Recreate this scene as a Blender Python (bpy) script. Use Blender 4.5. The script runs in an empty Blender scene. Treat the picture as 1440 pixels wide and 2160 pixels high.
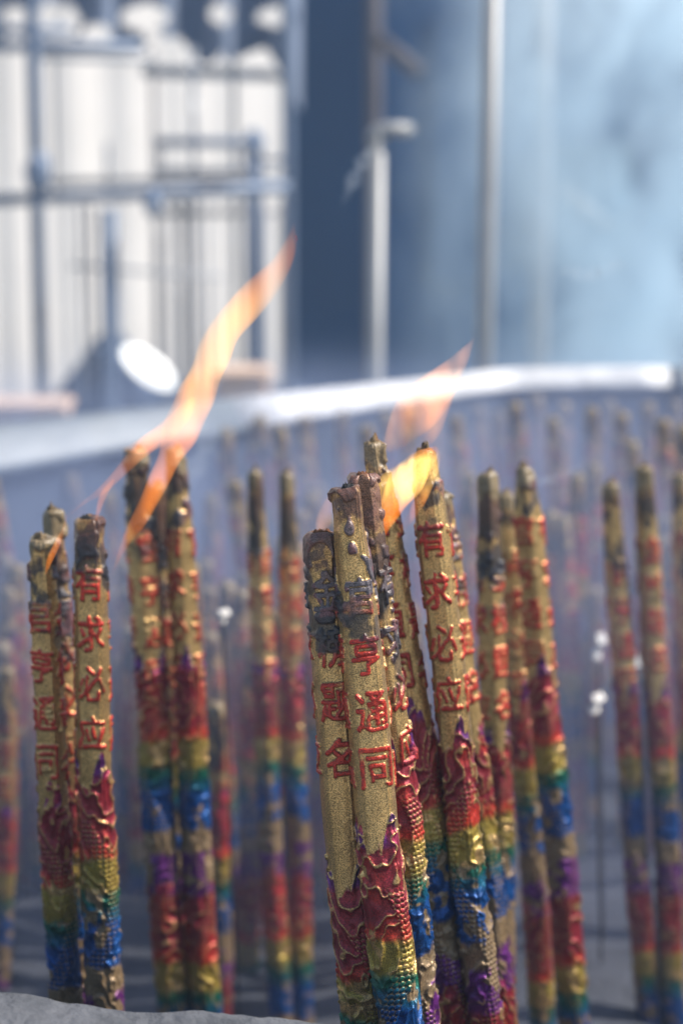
import bpy, bmesh, math, random
import numpy as np
from mathutils import Vector, noise as mnoise

scene = bpy.context.scene
COL = scene.collection
rad = math.radians

# ------------------------------------------------------------------ camera
CAM_H = 1.49
PITCH = rad(12.0)
FPX = 5100.0                       # focal length in photo pixels (1440 x 2160)
cam_d = bpy.data.cameras.new("camera")
cam = bpy.data.objects.new("camera", cam_d)
COL.objects.link(cam)
cam.location = (0, 0, CAM_H)
cam.rotation_euler = (math.pi / 2 - PITCH, 0, 0)
cam_d.sensor_fit = 'VERTICAL'
cam_d.sensor_height = 36.0
cam_d.lens = FPX * 36.0 / 2160.0
cam_d.clip_start = 0.05
cam_d.clip_end = 3000
cam_d.dof.use_dof = True
cam_d.dof.focus_distance = 1.305
cam_d.dof.aperture_fstop = 5.5
cam_d.dof.aperture_blades = 9
scene.camera = cam

# ------------------------------------------------------------------ world, sun, exposure
TO_SUN = Vector((0.80, 0.02, 0.82)).normalized()
elev = math.asin(TO_SUN.z)
azim = math.atan2(TO_SUN.x, TO_SUN.y)
world = bpy.data.worlds.new("World")
scene.world = world
world.use_nodes = True
wn, wl = world.node_tree.nodes, world.node_tree.links
bg = wn["Background"]
sky = wn.new("ShaderNodeTexSky")
sky.sky_type = 'NISHITA'
sky.sun_disc = False
sky.sun_elevation = elev
sky.sun_rotation = azim
sky.dust_density = 0.6
wl.new(sky.outputs[0], bg.inputs[0])
bg.inputs[1].default_value = 0.10
sun_d = bpy.data.lights.new("sun", 'SUN')
sun_d.energy = 4.5
sun_d.angle = rad(0.5)
sun_d.color = (1.0, 0.93, 0.84)
sun = bpy.data.objects.new("sun", sun_d)
COL.objects.link(sun)
sun.rotation_euler = TO_SUN.to_track_quat('Z', 'Y').to_euler()

scene.view_settings.view_transform = 'Standard'
scene.view_settings.look = 'None'
scene.view_settings.gamma = 1
scene.view_settings.exposure = 0.62
scene.render.engine = 'CYCLES'
cy = scene.cycles
cy.use_denoising = True
cy.max_bounces = 6
cy.diffuse_bounces = 2
cy.glossy_bounces = 2
cy.volume_bounces = 4
cy.transparent_max_bounces = 16
cy.volume_step_rate = 1.0
cy.volume_max_steps = 96
cy.caustics_reflective = False
cy.caustics_refractive = False

FWD = Vector((0, math.cos(PITCH), -math.sin(PITCH)))
UP = Vector((0, math.sin(PITCH), math.cos(PITCH)))
RIGHT = Vector((1, 0, 0))
CAM = Vector((0, 0, CAM_H))


def at(px, py, d):
    """world point at view depth d metres (used to measure the place out)"""
    return CAM + d * (FWD + RIGHT * ((px - 720) / FPX) + UP * ((1080 - py) / FPX))


# ------------------------------------------------------------------ materials
def new_mat(name):
    m = bpy.data.materials.new(name)
    m.use_nodes = True
    nt = m.node_tree
    nt.nodes.clear()
    out = nt.nodes.new("ShaderNodeOutputMaterial")
    return m, nt.nodes, nt.links, out


def surf(name, col, rough=0.6, metal=0.0, nscale=20.0, namt=0.15, bump=0.0, bscale=None, col2=None, spec=0.5):
    m, n, l, out = new_mat(name)
    p = n.new("ShaderNodeBsdfPrincipled")
    tc = n.new("ShaderNodeTexCoord")
    nz = n.new("ShaderNodeTexNoise")
    nz.inputs['Scale'].default_value = nscale
    nz.inputs['Detail'].default_value = 6
    nz.inputs['Roughness'].default_value = 0.65
    l.new(tc.outputs['Object'], nz.inputs['Vector'])
    mx = n.new("ShaderNodeMix")
    mx.data_type = 'RGBA'
    mr = n.new("ShaderNodeMapRange")
    mr.inputs[1].default_value = 0.35
    mr.inputs[2].default_value = 0.65
    l.new(nz.outputs[0], mr.inputs[0])
    l.new(mr.outputs[0], mx.inputs[0])
    c2 = col2 if col2 else tuple(c * (1 - 2 * namt) for c in col)
    mx.inputs[6].default_value = (*c2, 1)
    mx.inputs[7].default_value = (*col, 1)
    l.new(mx.outputs[2], p.inputs['Base Color'])
    p.inputs['Roughness'].default_value = rough
    p.inputs['Metallic'].default_value = metal
    p.inputs['Specular IOR Level'].default_value = spec
    if bump:
        b = n.new("ShaderNodeBump")
        n2 = n.new("ShaderNodeTexNoise")
        n2.inputs['Scale'].default_value = bscale or nscale * 3
        n2.inputs['Detail'].default_value = 5
        l.new(tc.outputs['Object'], n2.inputs['Vector'])
        l.new(n2.outputs[0], b.inputs['Height'])
        b.inputs['Strength'].default_value = bump
        b.inputs['Distance'].default_value = 0.01
        l.new(b.outputs[0], p.inputs['Normal'])
    l.new(p.outputs[0], out.inputs[0])
    return m


def stick_material():
    """painted paste: colour from the paint attribute, gold-dust grain from noise"""
    m, n, l, out = new_mat("gold_dusted_incense")
    p = n.new("ShaderNodeBsdfPrincipled")
    at_ = n.new("ShaderNodeAttribute")
    at_.attribute_name = "paint"
    tc = n.new("ShaderNodeTexCoord")
    g = n.new("ShaderNodeTexNoise")
    g.inputs['Scale'].default_value = 1500
    g.inputs['Detail'].default_value = 2
    l.new(tc.outputs['Object'], g.inputs['Vector'])
    mr = n.new("ShaderNodeMapRange")
    mr.inputs[1].default_value = 0.36
    mr.inputs[2].default_value = 0.66
    mr.inputs[3].default_value = 0.45
    mr.inputs[4].default_value = 1.7
    l.new(g.outputs[0], mr.inputs[0])
    g2 = n.new("ShaderNodeTexNoise")
    g2.inputs['Scale'].default_value = 90
    g2.inputs['Detail'].default_value = 4
    l.new(tc.outputs['Object'], g2.inputs['Vector'])
    mr2 = n.new("ShaderNodeMapRange")
    mr2.inputs[1].default_value = 0.3
    mr2.inputs[2].default_value = 0.7
    mr2.inputs[3].default_value = 0.78
    mr2.inputs[4].default_value = 1.15
    l.new(g2.outputs[0], mr2.inputs[0])
    mu = n.new("ShaderNodeMath")
    mu.operation = 'MULTIPLY'
    l.new(mr.outputs[0], mu.inputs[0])
    l.new(mr2.outputs[0], mu.inputs[1])
    vm = n.new("ShaderNodeVectorMath")
    vm.operation = 'SCALE'
    l.new(at_.outputs['Color'], vm.inputs[0])
    l.new(mu.outputs[0], vm.inputs['Scale'])
    l.new(vm.outputs[0], p.inputs['Base Color'])
    # alpha of the attribute holds how metallic the coat is
    l.new(at_.outputs['Alpha'], p.inputs['Metallic'])
    p.inputs['Roughness'].default_value = 0.30
    b = n.new("ShaderNodeBump")
    b.inputs['Strength'].default_value = 0.5
    b.inputs['Distance'].default_value = 0.0006
    l.new(g.outputs[0], b.inputs['Height'])
    l.new(b.outputs[0], p.inputs['Normal'])
    l.new(p.outputs[0], out.inputs[0])
    return m


M_STICK = stick_material()
M_ASH = surf("burnt_ash", (0.27, 0.20, 0.12), 0.95, 0, 260, 0.25, 0.5, 700, spec=0.1)
M_CHAR = surf("black_char", (0.012, 0.012, 0.014), 0.6, 0, 300, 0.2, 0.8, 600)
M_BAMBOO = surf("bamboo_core", (0.05, 0.035, 0.025), 0.8, 0, 200, 0.2, 0.3)
M_STONE = surf("grey_stone", (0.13, 0.135, 0.15), 0.8, 0, 22, 0.2, 0.45, 120, col2=(0.065, 0.07, 0.08), spec=0.35)
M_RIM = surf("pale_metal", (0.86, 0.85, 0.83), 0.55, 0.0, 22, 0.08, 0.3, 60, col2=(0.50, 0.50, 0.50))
M_RIMSHADE = surf("shaded_pale_metal", (0.19, 0.22, 0.25), 0.5, 0.1, 9, 0.12, 0.1, 60)  # darker grey puts shade and smoke into the colour of the rim ends
M_WALLIN = surf("sooty_shaded_metal", (0.05, 0.075, 0.12), 0.75, 0.1, 9, 0.25, 0.3, 40)  # soot, also darkened and blued for the shade inside the burner
M_ASHBED = surf("grey_ash_ground", (0.08, 0.088, 0.11), 0.95, 0, 14, 0.2, 0.6, 60)  # ash colour lowered to carry the shade inside the burner
M_GROUND = surf("paving", (0.34, 0.34, 0.34), 0.85, 0, 3, 0.15, 0.2, 30)
M_WHITE = surf("white_cladding", (0.80, 0.77, 0.735), 0.7, 0, 2.2, 0.05)
M_BLUEWALL = surf("dark_blue_paint", (0.012, 0.115, 0.30), 0.7, 0, 1.4, 0.16)
M_BLUEPANEL = surf("teal_blue_paint", (0.03, 0.16, 0.28), 0.4, 0, 2, 0.12)
M_BLUEDARK = surf("navy_paint", (0.004, 0.050, 0.14), 0.7, 0, 2, 0.12)
M_FRAME = surf("slate_frame_paint", (0.19, 0.25, 0.36), 0.5, 0.2, 6, 0.12)
M_FRAMEPALE = surf("pale_frame_paint", (0.42, 0.45, 0.50), 0.5, 0, 6, 0.1)
M_POLE = surf("pale_pole_paint", (0.34, 0.345, 0.35), 0.45, 0.2, 10, 0.08)
M_POLEDIM = surf("weathered_pole_paint", (0.30, 0.30, 0.32), 0.6, 0.1, 10, 0.1)
M_BROWN = surf("brown_wood", (0.085, 0.08, 0.105), 0.7, 0, 10, 0.15)
M_DISH = surf("glossy_white_enamel", (0.9, 0.92, 0.9), 0.2, 0.0, 5, 0.02)
M_CLOTH = surf("dark_blue_cloth", (0.07, 0.11, 0.19), 0.9, 0, 8, 0.2)
M_PEACH = surf("peach_cloth", (0.75, 0.55, 0.42), 0.8, 0, 8, 0.1)
M_LEAF = surf("dark_awning", (0.21, 0.26, 0.36), 0.85, 0, 5, 0.2)


# ------------------------------------------------------------------ object helpers
def tag(o, label=None, cat=None, group=None, kind=None):
    if label: o['label'] = label
    if cat: o['category'] = cat
    if group: o['group'] = group
    if kind: o['kind'] = kind
    return o


def link(name, me, mat=None, parent=None, smooth=True):
    o = bpy.data.objects.new(name, me)
    COL.objects.link(o)
    if mat: me.materials.append(mat)
    if smooth:
        me.polygons.foreach_set("use_smooth", [True] * len(me.polygons))
    if parent: o.parent = parent
    return o


def empty(name, loc=(0, 0, 0)):
    o = bpy.data.objects.new(name, None)
    COL.objects.link(o)
    o.location = loc
    o.empty_display_size = 0.05
    return o


def pymesh(name, verts, faces):
    me = bpy.data.meshes.new(name)
    me.from_pydata([tuple(v) for v in verts], [], faces)
    me.update()
    return me


def box_bm(bm, c, s, rotz=0.0, bev=0.0, rot=None):
    r = bmesh.ops.create_cube(bm, size=1)
    vs = r['verts']
    bmesh.ops.scale(bm, vec=s, verts=vs)
    if bev:
        es = list({e for v in vs for e in v.link_edges})
        rr = bmesh.ops.bevel(bm, geom=es, offset=bev, segments=2, affect='EDGES')
        vs = list({v for f in rr['faces'] for v in f.verts} | {v for v in vs if v.is_valid})
        seen = set(vs); stack = list(vs)
        while stack:
            v = stack.pop()
            for e in v.link_edges:
                w = e.other_vert(v)
                if w not in seen:
                    seen.add(w); stack.append(w)
        vs = list(seen)
    from mathutils import Matrix
    if rot is not None:
        bmesh.ops.transform(bm, matrix=rot.to_4x4(), verts=vs)
    if rotz:
        bmesh.ops.transform(bm, matrix=Matrix.Rotation(rotz, 4, 'Z'), verts=vs)
    bmesh.ops.translate(bm, vec=c, verts=vs)


def bm_obj(name, bm, mat, parent=None, smooth=False):
    me = bpy.data.meshes.new(name)
    bm.to_mesh(me)
    bm.free()
    o = link(name, me, mat, parent, smooth)
    if parent:
        o.location = Vector((0, 0, 0)) - Vector(parent.location)
    return o


def tube_bm(bm, pts, rads, seg=12, flat=1.0):
    """swept tube along pts (Vector), radius per point"""
    rings = []
    n = len(pts)
    for i, p in enumerate(pts):
        a = pts[max(0, i - 1)]; b = pts[min(n - 1, i + 1)]
        t = (b - a).normalized()
        ref = Vector((0, 1, 0)) if abs(t.y) < 0.9 else Vector((1, 0, 0))
        e1 = t.cross(ref).normalized(); e2 = t.cross(e1).normalized()
        r = rads[i] if hasattr(rads, '__len__') else rads
        ring = []
        for k in range(seg):
            th = 2 * math.pi * k / seg
            ring.append(bm.verts.new(p + e1 * (r * math.cos(th)) + e2 * (r * flat * math.sin(th))))
        rings.append(ring)
    for i in range(n - 1):
        for k in range(seg):
            k2 = (k + 1) % seg
            bm.faces.new((rings[i][k], rings[i][k2], rings[i + 1][k2], rings[i + 1][k]))
    bm.faces.new(list(reversed(rings[0])))
    bm.faces.new(rings[-1])


# ------------------------------------------------------------------ glyph masks (built-in CJK lettering)
GN = 72
_glyphs = {}


def glyph(ch):
    if ch in _glyphs: return _glyphs[ch]
    c = bpy.data.curves.new('t', 'FONT')
    c.body = ch
    c.size = 1
    c.resolution_u = 2
    o = bpy.data.objects.new('t', c)
    COL.objects.link(o)
    me = o.to_mesh()
    V = np.array([[v.co.x, v.co.y] for v in me.vertices])
    me.calc_loop_triangles()
    T = [tuple(t.vertices) for t in me.loop_triangles]
    img = np.zeros((GN, GN), np.float32)
    lo = V.min(0); hi = V.max(0)
    V = (V - lo) / (hi - lo) * (GN - 1)
    V[:, 1] = GN - 1 - V[:, 1]
    for t in T:
        a, b, d = V[t[0]], V[t[1]], V[t[2]]
        x0, y0 = np.floor(np.minimum(np.minimum(a, b), d)).astype(int)
        x1, y1 = np.ceil(np.maximum(np.maximum(a, b), d)).astype(int)
        xs, ys = np.meshgrid(np.arange(max(0, x0), min(GN, x1 + 1)), np.arange(max(0, y0), min(GN, y1 + 1)))
        if xs.size == 0: continue
        den = (b[1] - d[1]) * (a[0] - d[0]) + (d[0] - b[0]) * (a[1] - d[1])
        if abs(den) < 1e-9: continue
        w0 = ((b[1] - d[1]) * (xs - d[0]) + (d[0] - b[0]) * (ys - d[1])) / den
        w1 = ((d[1] - a[1]) * (xs - d[0]) + (a[0] - d[0]) * (ys - d[1])) / den
        ins = (w0 >= -0.02) & (w1 >= -0.02) & (w0 + w1 <= 1.02)
        img[ys[ins], xs[ins]] = 1
    o.to_mesh_clear()
    bpy.data.objects.remove(o)
    bpy.data.curves.remove(c)
    img = blur(np.pad(img, 4), 1.7)
    _glyphs[ch] = img
    return img


def blur(a, s, wrap=False):
    r = int(max(1, round(s * 2.5)))
    k = np.exp(-0.5 * (np.arange(-r, r + 1) / s) ** 2)
    k /= k.sum()
    p = np.pad(a, ((r, r), (0, 0)), mode='edge')
    a = sum(k[i] * p[i:i + a.shape[0]] for i in range(2 * r + 1))
    p = np.pad(a, ((0, 0), (r, r)), mode='wrap' if wrap else 'edge')
    return sum(k[i] * p[:, i:i + a.shape[1]] for i in range(2 * r + 1))


def bil(img, x, y):
    h, w = img.shape
    x = np.clip(x, 0, w - 1.001); y = np.clip(y, 0, h - 1.001)
    xi = x.astype(int); yi = y.astype(int)
    fx = x - xi; fy = y - yi
    return (img[yi, xi] * (1 - fx) * (1 - fy) + img[yi, xi + 1] * fx * (1 - fy)
            + img[yi + 1, xi] * (1 - fx) * fy + img[yi + 1, xi + 1] * fx * fy)


def vnoise(rng, TH, S, nth, ds):
    """value noise, periodic round the stick; ds = cell length along it"""
    rows = int(S.max() / ds) + 4
    g = rng.random((rows, nth))
    x = (TH % (2 * np.pi)) / (2 * np.pi) * nth
    y = S / ds + 1
    xi = np.floor(x).astype(int); yi = np.floor(y).astype(int)
    fx = x - xi; fy = y - yi
    fx = fx * fx * (3 - 2 * fx); fy = fy * fy * (3 - 2 * fy)
    x0 = xi % nth; x1 = (xi + 1) % nth
    yi = np.clip(yi, 0, rows - 2)
    return (g[yi, x0] * (1 - fx) * (1 - fy) + g[yi, x1] * fx * (1 - fy)
            + g[yi + 1, x0] * (1 - fx) * fy + g[yi + 1, x1] * fx * fy)


def fbm(rng, TH, S, nth, ds, oct=3):
    a = 0; w = 1; t = 0
    for i in range(oct):
        a = a + w * vnoise(rng, TH, S, nth * 2 ** i, ds / 2 ** i)
        t += w; w *= 0.5
    return a / t


def sstep(a, b, x):
    t = np.clip((x - a) / (b - a), 0, 1)
    return t * t * (3 - 2 * t)


# paint colours (real base colours of the coat)
GOLD = np.array((0.60, 0.375, 0.145)); GOLDM = 0.75
RED = np.array((0.46, 0.032, 0.015))
CRIM = np.array((0.24, 0.016, 0.026))
YEL = np.array((0.32, 0.22, 0.035))
GRN = np.array((0.004, 0.095, 0.055))
TEAL = np.array((0.003, 0.090, 0.15))
BLU = np.array((0.002, 0.058, 0.22))
PUR = np.array((0.13, 0.018, 0.16))
MAUVE = np.array((0.145, 0.12, 0.13))
SOOT = np.array((0.016, 0.018, 0.026))
TAN = np.array((0.27, 0.18, 0.095))
# length of each colour along the dragon relief (metres), repeating
BANDS = [(0.008, PUR), (0.044, CRIM), (0.008, RED), (0.021, YEL), (0.009, GRN), (0.008, TEAL), (0.030, BLU), (0.017, TAN), (0.022, PUR)]
PERIOD = sum(b[0] for b in BANDS)

ASH_Z = CAM_H - 0.85
RINGSTEP = {}


def make_stick(label, top, bot, dt, db, wpx, columns, text0, dragon0, seed, step=0.0009,
               soot=(0.012, 0.034), burn=0.06, phase=0.0, group=None, cap='ash', tone=0.88,
               pitch=0.0308, csize=(0.0215, 0.0235), taper=0.80, facet=0.42, ridge0=0.55, relief=0.85):
    """one incense stick: embossed painted body + burnt tip; top/bot are where its axis passes"""
    rng = np.random.default_rng(seed)
    P0 = at(top[0], top[1], dt)
    P1 = at(bot[0], bot[1], db)
    d = (P1 - P0).normalized()
    L = (ASH_Z - 0.02 - P0.z) / d.z
    R0 = wpx * (dt + db) / 2 / FPX / 2
    nth = int(max(16, min(190, 2 * math.pi * R0 / step)))
    fine = 0.40
    ss = np.concatenate([np.arange(0, fine, step * 0.95), np.arange(fine, L, max(0.004, step * 2))])
    ss = np.append(ss, L)
    th = np.arange(nth) * 2 * np.pi / nth
    TH, S = np.meshgrid(th, ss)
    tw = (TH + np.pi) % (2 * np.pi) - np.pi        # angle, 0 faces the front

    gcol = GOLD * (0.92 + 0.16 * rng.random())
    C = np.tile(gcol, (*S.shape, 1))
    METAL = np.full(S.shape, GOLDM)
    # --- base section: a cast stick, slightly faceted, with mould seams
    n1 = fbm(rng, TH, S, 4, 0.03, 3) - 0.5
    n2 = fbm(rng, TH, S, 12, 0.006, 3) - 0.5
    nf = fbm(rng, TH, S, 40, 0.0016, 2) - 0.5
    H = 0.0010 * n1 + 0.0004 * n2 + 0.00008 * nf
    fe = ridge0 + phase
    loc = ((TH - fe) % (2 * np.pi / 5)) - np.pi / 5
    fac = (np.cos(np.pi / 5) / np.cos(loc) - 0.87) * R0
    H = H + facet * fac
    for sa in (phase + ridge0, phase + ridge0 + 1.2 * np.pi):
        dd = np.abs((TH - sa + np.pi) % (2 * np.pi) - np.pi) * R0
        H = H - 0.0006 * np.exp(-(dd / 0.0007) ** 2) + 0.0004 * np.exp(-((dd - 0.0015) / 0.0009) ** 2)

    def paint(mask, col, metal=0.35):
        mk = mask[..., None]
        nonlocal C, METAL
        C = C * (1 - mk) + np.asarray(col) * mk
        METAL = METAL * (1 - mask) + metal * mask

    # --- raised lettering in columns round the stick
    ncol = len(columns)
    wn1 = fbm(rng, TH, S, 5, 0.018, 2) - 0.5
    wn2 = fbm(rng, TH, S, 5, 0.018, 2) - 0.5
    cw, chh = csize
    M = np.zeros(S.shape)
    for k, txt in enumerate(columns):
        th0 = phase + k * 2 * np.pi / ncol
        u = ((TH - th0 + np.pi) % (2 * np.pi) - np.pi) * R0 * 1.04
        for j, ch in enumerate(txt):
            s0 = text0 + j * pitch + 0.002 * (k % 2)
            g = glyph(ch)
            w = (np.abs(u) < cw / 2 + 0.0008) & (S > s0) & (S < s0 + chh)
            gx = (u + cw / 2) / cw * (g.shape[1] - 1)
            gy = (S - s0) / chh * (g.shape[0] - 1)
            v = bil(g, gx + 9 * n2 + 6 * wn1, gy + 9 * n1 + 6 * wn2)
            M = np.maximum(M, np.where(w, v, 0))
    jit = (n1 * 0.035 + n2 * 0.02)
    burnt = 1 - sstep(burn - 0.010, burn + 0.006, S + jit)
    M = sstep(0.0, 0.46, M * (1 + 0.6 * burnt))
    if step < 0.0013: M = np.maximum(M, burnt * 0.9 * sstep(0.56, 0.64, fbm(rng, TH, S, 5, 0.011, 2)))
    H = H + 0.0015 * relief * M * (0.65 + 0.9 * (n2 + 0.4)) * (1 + 0.35 * burnt)
    worn = sstep(0.25, 0.48, M + 0.7 * n2)
    wear = fbm(rng, TH, S, 7, 0.012, 3)
    worn = worn * sstep(0.22, 0.34, wear)
    paint(worn * (1 - burnt), RED * (0.75 + 0.5 * rng.random()), 0.30)
    mv = (MAUVE * 0.8)
    paint(sstep(0.15, 0.4, M) * burnt, mv, 0.05)
    reddish = sstep(0.5, 0.62, fbm(rng, TH, S, 8, 0.006, 2))
    paint(sstep(0.3, 0.6, M) * burnt * reddish * 0.55, (0.20, 0.045, 0.045), 0.1)

    # --- dragon relief
    tongue = 0.022 * np.abs(np.sin(1.5 * (TH - phase) + 0.8)) ** 1.5 + 0.010 * np.abs(np.sin(4 * TH + 2 * phase + S * 60))
    q = S - (dragon0 + 0.010) + tongue - 0.012 + 0.006 * n2
    ind = sstep(-0.0006, 0.0008, q)
    D = S - dragon0
    uc = 1.05 * np.sin(2 * np.pi * D / 0.135 + phase + seed)
    uc2 = uc + np.pi
    def adist(c):
        return ((TH - c + np.pi) % (2 * np.pi) - np.pi) * R0
    ub = adist(uc); ub2 = adist(uc2)
    bw = 0.0058
    inb = np.maximum(sstep(bw + 0.0008, bw - 0.0004, np.abs(ub)) if False else 1 - sstep(bw - 0.0004, bw + 0.0008, np.abs(ub)),
                     1 - sstep(bw - 0.0004, bw + 0.0008, np.abs(ub2)))
    inb = inb * sstep(0.028, 0.040, D)
    uu = np.where(np.abs(ub) < np.abs(ub2), ub, ub2)
    sc = 0.0031
    row = np.floor(D / sc)
    ux = uu / 0.0034 + 0.5 * (row % 2)
    fx = ux - np.floor(ux) - 0.5
    fy = D / sc - row
    dome = np.clip(1 - (fx * 2.0) ** 2 - ((fy - 0.45) * 1.7) ** 2, 0, 1) ** 0.5
    # flame and cloud ridges outside the body
    wf = fbm(rng, TH, S, 5, 0.020, 3)
    arc = np.sin(2 * np.pi * ((D / 0.016) + 0.9 * np.sin(TH + phase + seed) + 3.4 * wf))
    ridge = np.clip(arc, -0.6, 1)
    arcw = np.clip((arc - 0.84) / 0.16, 0, 1)
    rel = ind * (inb * (0.0012 * dome + 0.0002) + (1 - inb) * (0.00065 * ridge + 0.0008 * arcw))
    H = H + rel + 0.0003 * ind
    # colour bands
    per = (D + 0.0085 * n1 + 0.005 * n2)
    per = np.where(per < 0, 0, per)
    cyc = np.floor(per / PERIOD)
    pp = per - cyc * PERIOD
    band = np.zeros((*S.shape, 3))
    idx = np.zeros(S.shape, int)
    a = 0
    for i, (ln, c) in enumerate(BANDS):
        wgt = sstep(a - 0.0030, a + 0.0030, pp)
        band = band * (1 - wgt[..., None]) + c * wgt[..., None]
        idx = np.where(pp > a, i, idx)
        a += ln
    cover = fbm(rng, TH, S, 6, 0.011, 3)
    scr = np.where(idx <= 2, 0.20, np.where(idx == 3, 0.33, np.where(idx <= 6, 0.36, np.where(idx == 7, 0.60, 0.46))))
    cov = sstep(scr, scr + 0.05, cover + 0.10 * (inb * dome) + 0.05 * (ridge > 0) * (idx > 3))
    edge = (1 - inb) * sstep(0.25, 0.8, arcw) * (idx <= 3)
    gaps = inb * (1 - sstep(0.12, 0.38, dome)) * 0.75
    var = (0.75 + 0.7 * fbm(rng, TH, S, 9, 0.009, 3))[..., None]
    pm = ind * cov * (1 - 0.85 * edge) * (1 - gaps)
    redtip = sstep(0.55, 0.7, wf) * (idx <= 2)
    band = band * (1 - redtip[..., None] * 0.6) + RED * redtip[..., None] * 0.6
    bb = band * var
    C = C * (1 - pm[..., None]) + bb * pm[..., None]
    METAL = METAL * (1 - pm) + 0.42 * pm
    tanz = ind * (1 - cov) * (idx >= 4)
    C = C * (1 - tanz[..., None]) + TAN * tanz[..., None]
    METAL = METAL * (1 - tanz) + 0.25 * tanz

    # --- fire: soot, scorched gold, ash
    sn = fbm(rng, TH, S, 5, 0.012, 4)
    s0_, s1_ = soot
    sband = sstep(s0_ - 0.003, s0_ + 0.003, S + jit) * (1 - sstep(s1_ - 0.006, s1_ + 0.006, S + jit * 2.2))
    sm = np.clip(sband * sstep(0.30, 0.55, sn + 0.12), 0, 1) * 0.93
    patch = sstep(0.55, 0.66, sn) * (1 - sstep(burn, burn + 0.04, S + jit)) * 0.85
    sm = np.maximum(sm, patch)
    C = C * (1 - sm[..., None]) + SOOT * sm[..., None]
    METAL = METAL * (1 - sm)
    scorch = (1 - sstep(0.0, burn * 0.75, S + jit)) * 0.45
    C = C * (1 - scorch[..., None]) + np.array((0.26, 0.10, 0.045)) * scorch[..., None]
    ash = 1 - sstep(max(0.0, s0_ - 0.004), s0_ + 0.0015, S + jit * 0.6)
    if cap == 'ash':
        C = C * (1 - ash[..., None]) + np.array((0.25, 0.185, 0.10)) * ash[..., None]
        METAL = METAL * (1 - ash)
    elif cap == 'ember':
        C = C * (1 - ash[..., None] * 0.8) + np.array((0.21, 0.10, 0.07)) * ash[..., None] * 0.8
        METAL = METAL * (1 - ash * 0.6)
    # blistered skin near the fire
    H = H + (1 - sstep(0.0, burn, S)) * 0.0013 * (sn - 0.5) * 2
    C = np.clip(C * tone, 0.003, 1)

    # --- sweep
    Rprof = R0 * (taper + (1 - taper) * sstep(0.0, burn * 1.5, ss)) * (0.965 + 0.05 * np.clip(ss / 0.3, 0, 1.3))
    edge_round = np.clip(1 - ss / 0.0035, 0, 1) ** 2 * 0.0022
    wob1, wob2 = rng.random(2) * 6
    off = 0.0011 * np.sin(ss * 22 + wob1) * sstep(0.02, 0.2, ss)
    off2 = 0.0011 * np.sin(ss * 31 + wob2) * sstep(0.02, 0.2, ss)
    e1 = (RIGHT - d * RIGHT.dot(d)).normalized()
    e2 = e1.cross(d).normalized()
    if e2.y > 0: e2 = -e2
    d_, e1_, e2_ = np.array(d), np.array(e1), np.array(e2)
    RR = (Rprof - edge_round)[:, None] - 0.0012 + H
    X = off[:, None] + RR * np.sin(TH)
    Y = off2[:, None] + RR * np.cos(TH)
    # uneven burnt lip
    lip = 0.0035 * (fbm(rng, TH, S * 0, 4, 0.01, 3) - 0.5) * np.clip(1 - S / 0.012, 0, 1)
    base = np.array(P0)
    V = base + (S + lip)[..., None] * d_ + X[..., None] * e1_ + Y[..., None] * e2_
    org = np.array((P0 + d * L))
    nr = len(ss)
    verts = (V - org).reshape(-1, 3)
    i = np.arange(nr - 1)[:, None]; j = np.arange(nth)[None, :]
    a_ = i * nth + j; b_ = i * nth + (j + 1) % nth
    faces = np.stack([a_, a_ + nth, b_ + nth, b_], -1).reshape(-1, 4)
    topc = (base + 0.0015 * rng.random() * d_ + off[0] * e1_ + off2[0] * e2_ - org)[None]
    verts = np.concatenate([verts, topc])
    ct = len(verts) - 1
    jj = np.arange(nth)
    tris = np.stack([jj, (jj + 1) % nth, np.full(nth, ct)], -1)
    me = bpy.data.meshes.new("body")
    nv = len(verts); nq = len(faces); nt = len(tris)
    me.vertices.add(nv)
    me.vertices.foreach_set("co", verts.astype(np.float32).ravel())
    me.loops.add(nq * 4 + nt * 3)
    me.loops.foreach_set("vertex_index", np.concatenate([faces.ravel(), tris.ravel()]).astype(np.int32))
    me.polygons.add(nq + nt)
    me.polygons.foreach_set("loop_start", np.concatenate([np.arange(nq) * 4, nq * 4 + np.arange(nt) * 3]).astype(np.int32))
    me.polygons.foreach_set("loop_total", np.concatenate([np.full(nq, 4), np.full(nt, 3)]).astype(np.int32))
    me.update(calc_edges=True)
    me.validate()
    ca = me.color_attributes.new("paint", 'FLOAT_COLOR', 'POINT')
    rgba = np.concatenate([C, METAL[..., None]], -1).reshape(-1, 4)
    rgba = np.concatenate([rgba, [[*(SOOT * 2), 0.0]]])
    ca.data.foreach_set("color", rgba.astype(np.float32).ravel())
    root = empty("incense_stick", org)
    tag(root, label, "incense stick", group)
    o = link("body", me, M_STICK, root)
    # --- burnt tip: a crumbly crown of ash or char, and the bamboo core
    bm = bmesh.new()
    r_in = float(Rprof[0]) - 0.0034
    kk = 14 if step > 0.0012 else 26
    hh = {'ash': 0.006, 'ember': 0.0045, 'char': 0.005}[cap]
    nring = 6
    prev = None
    cc = Vector(topc[0])
    e1v, e2v = Vector(e1_), Vector(e2_)
    rp = random.Random(seed)
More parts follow.
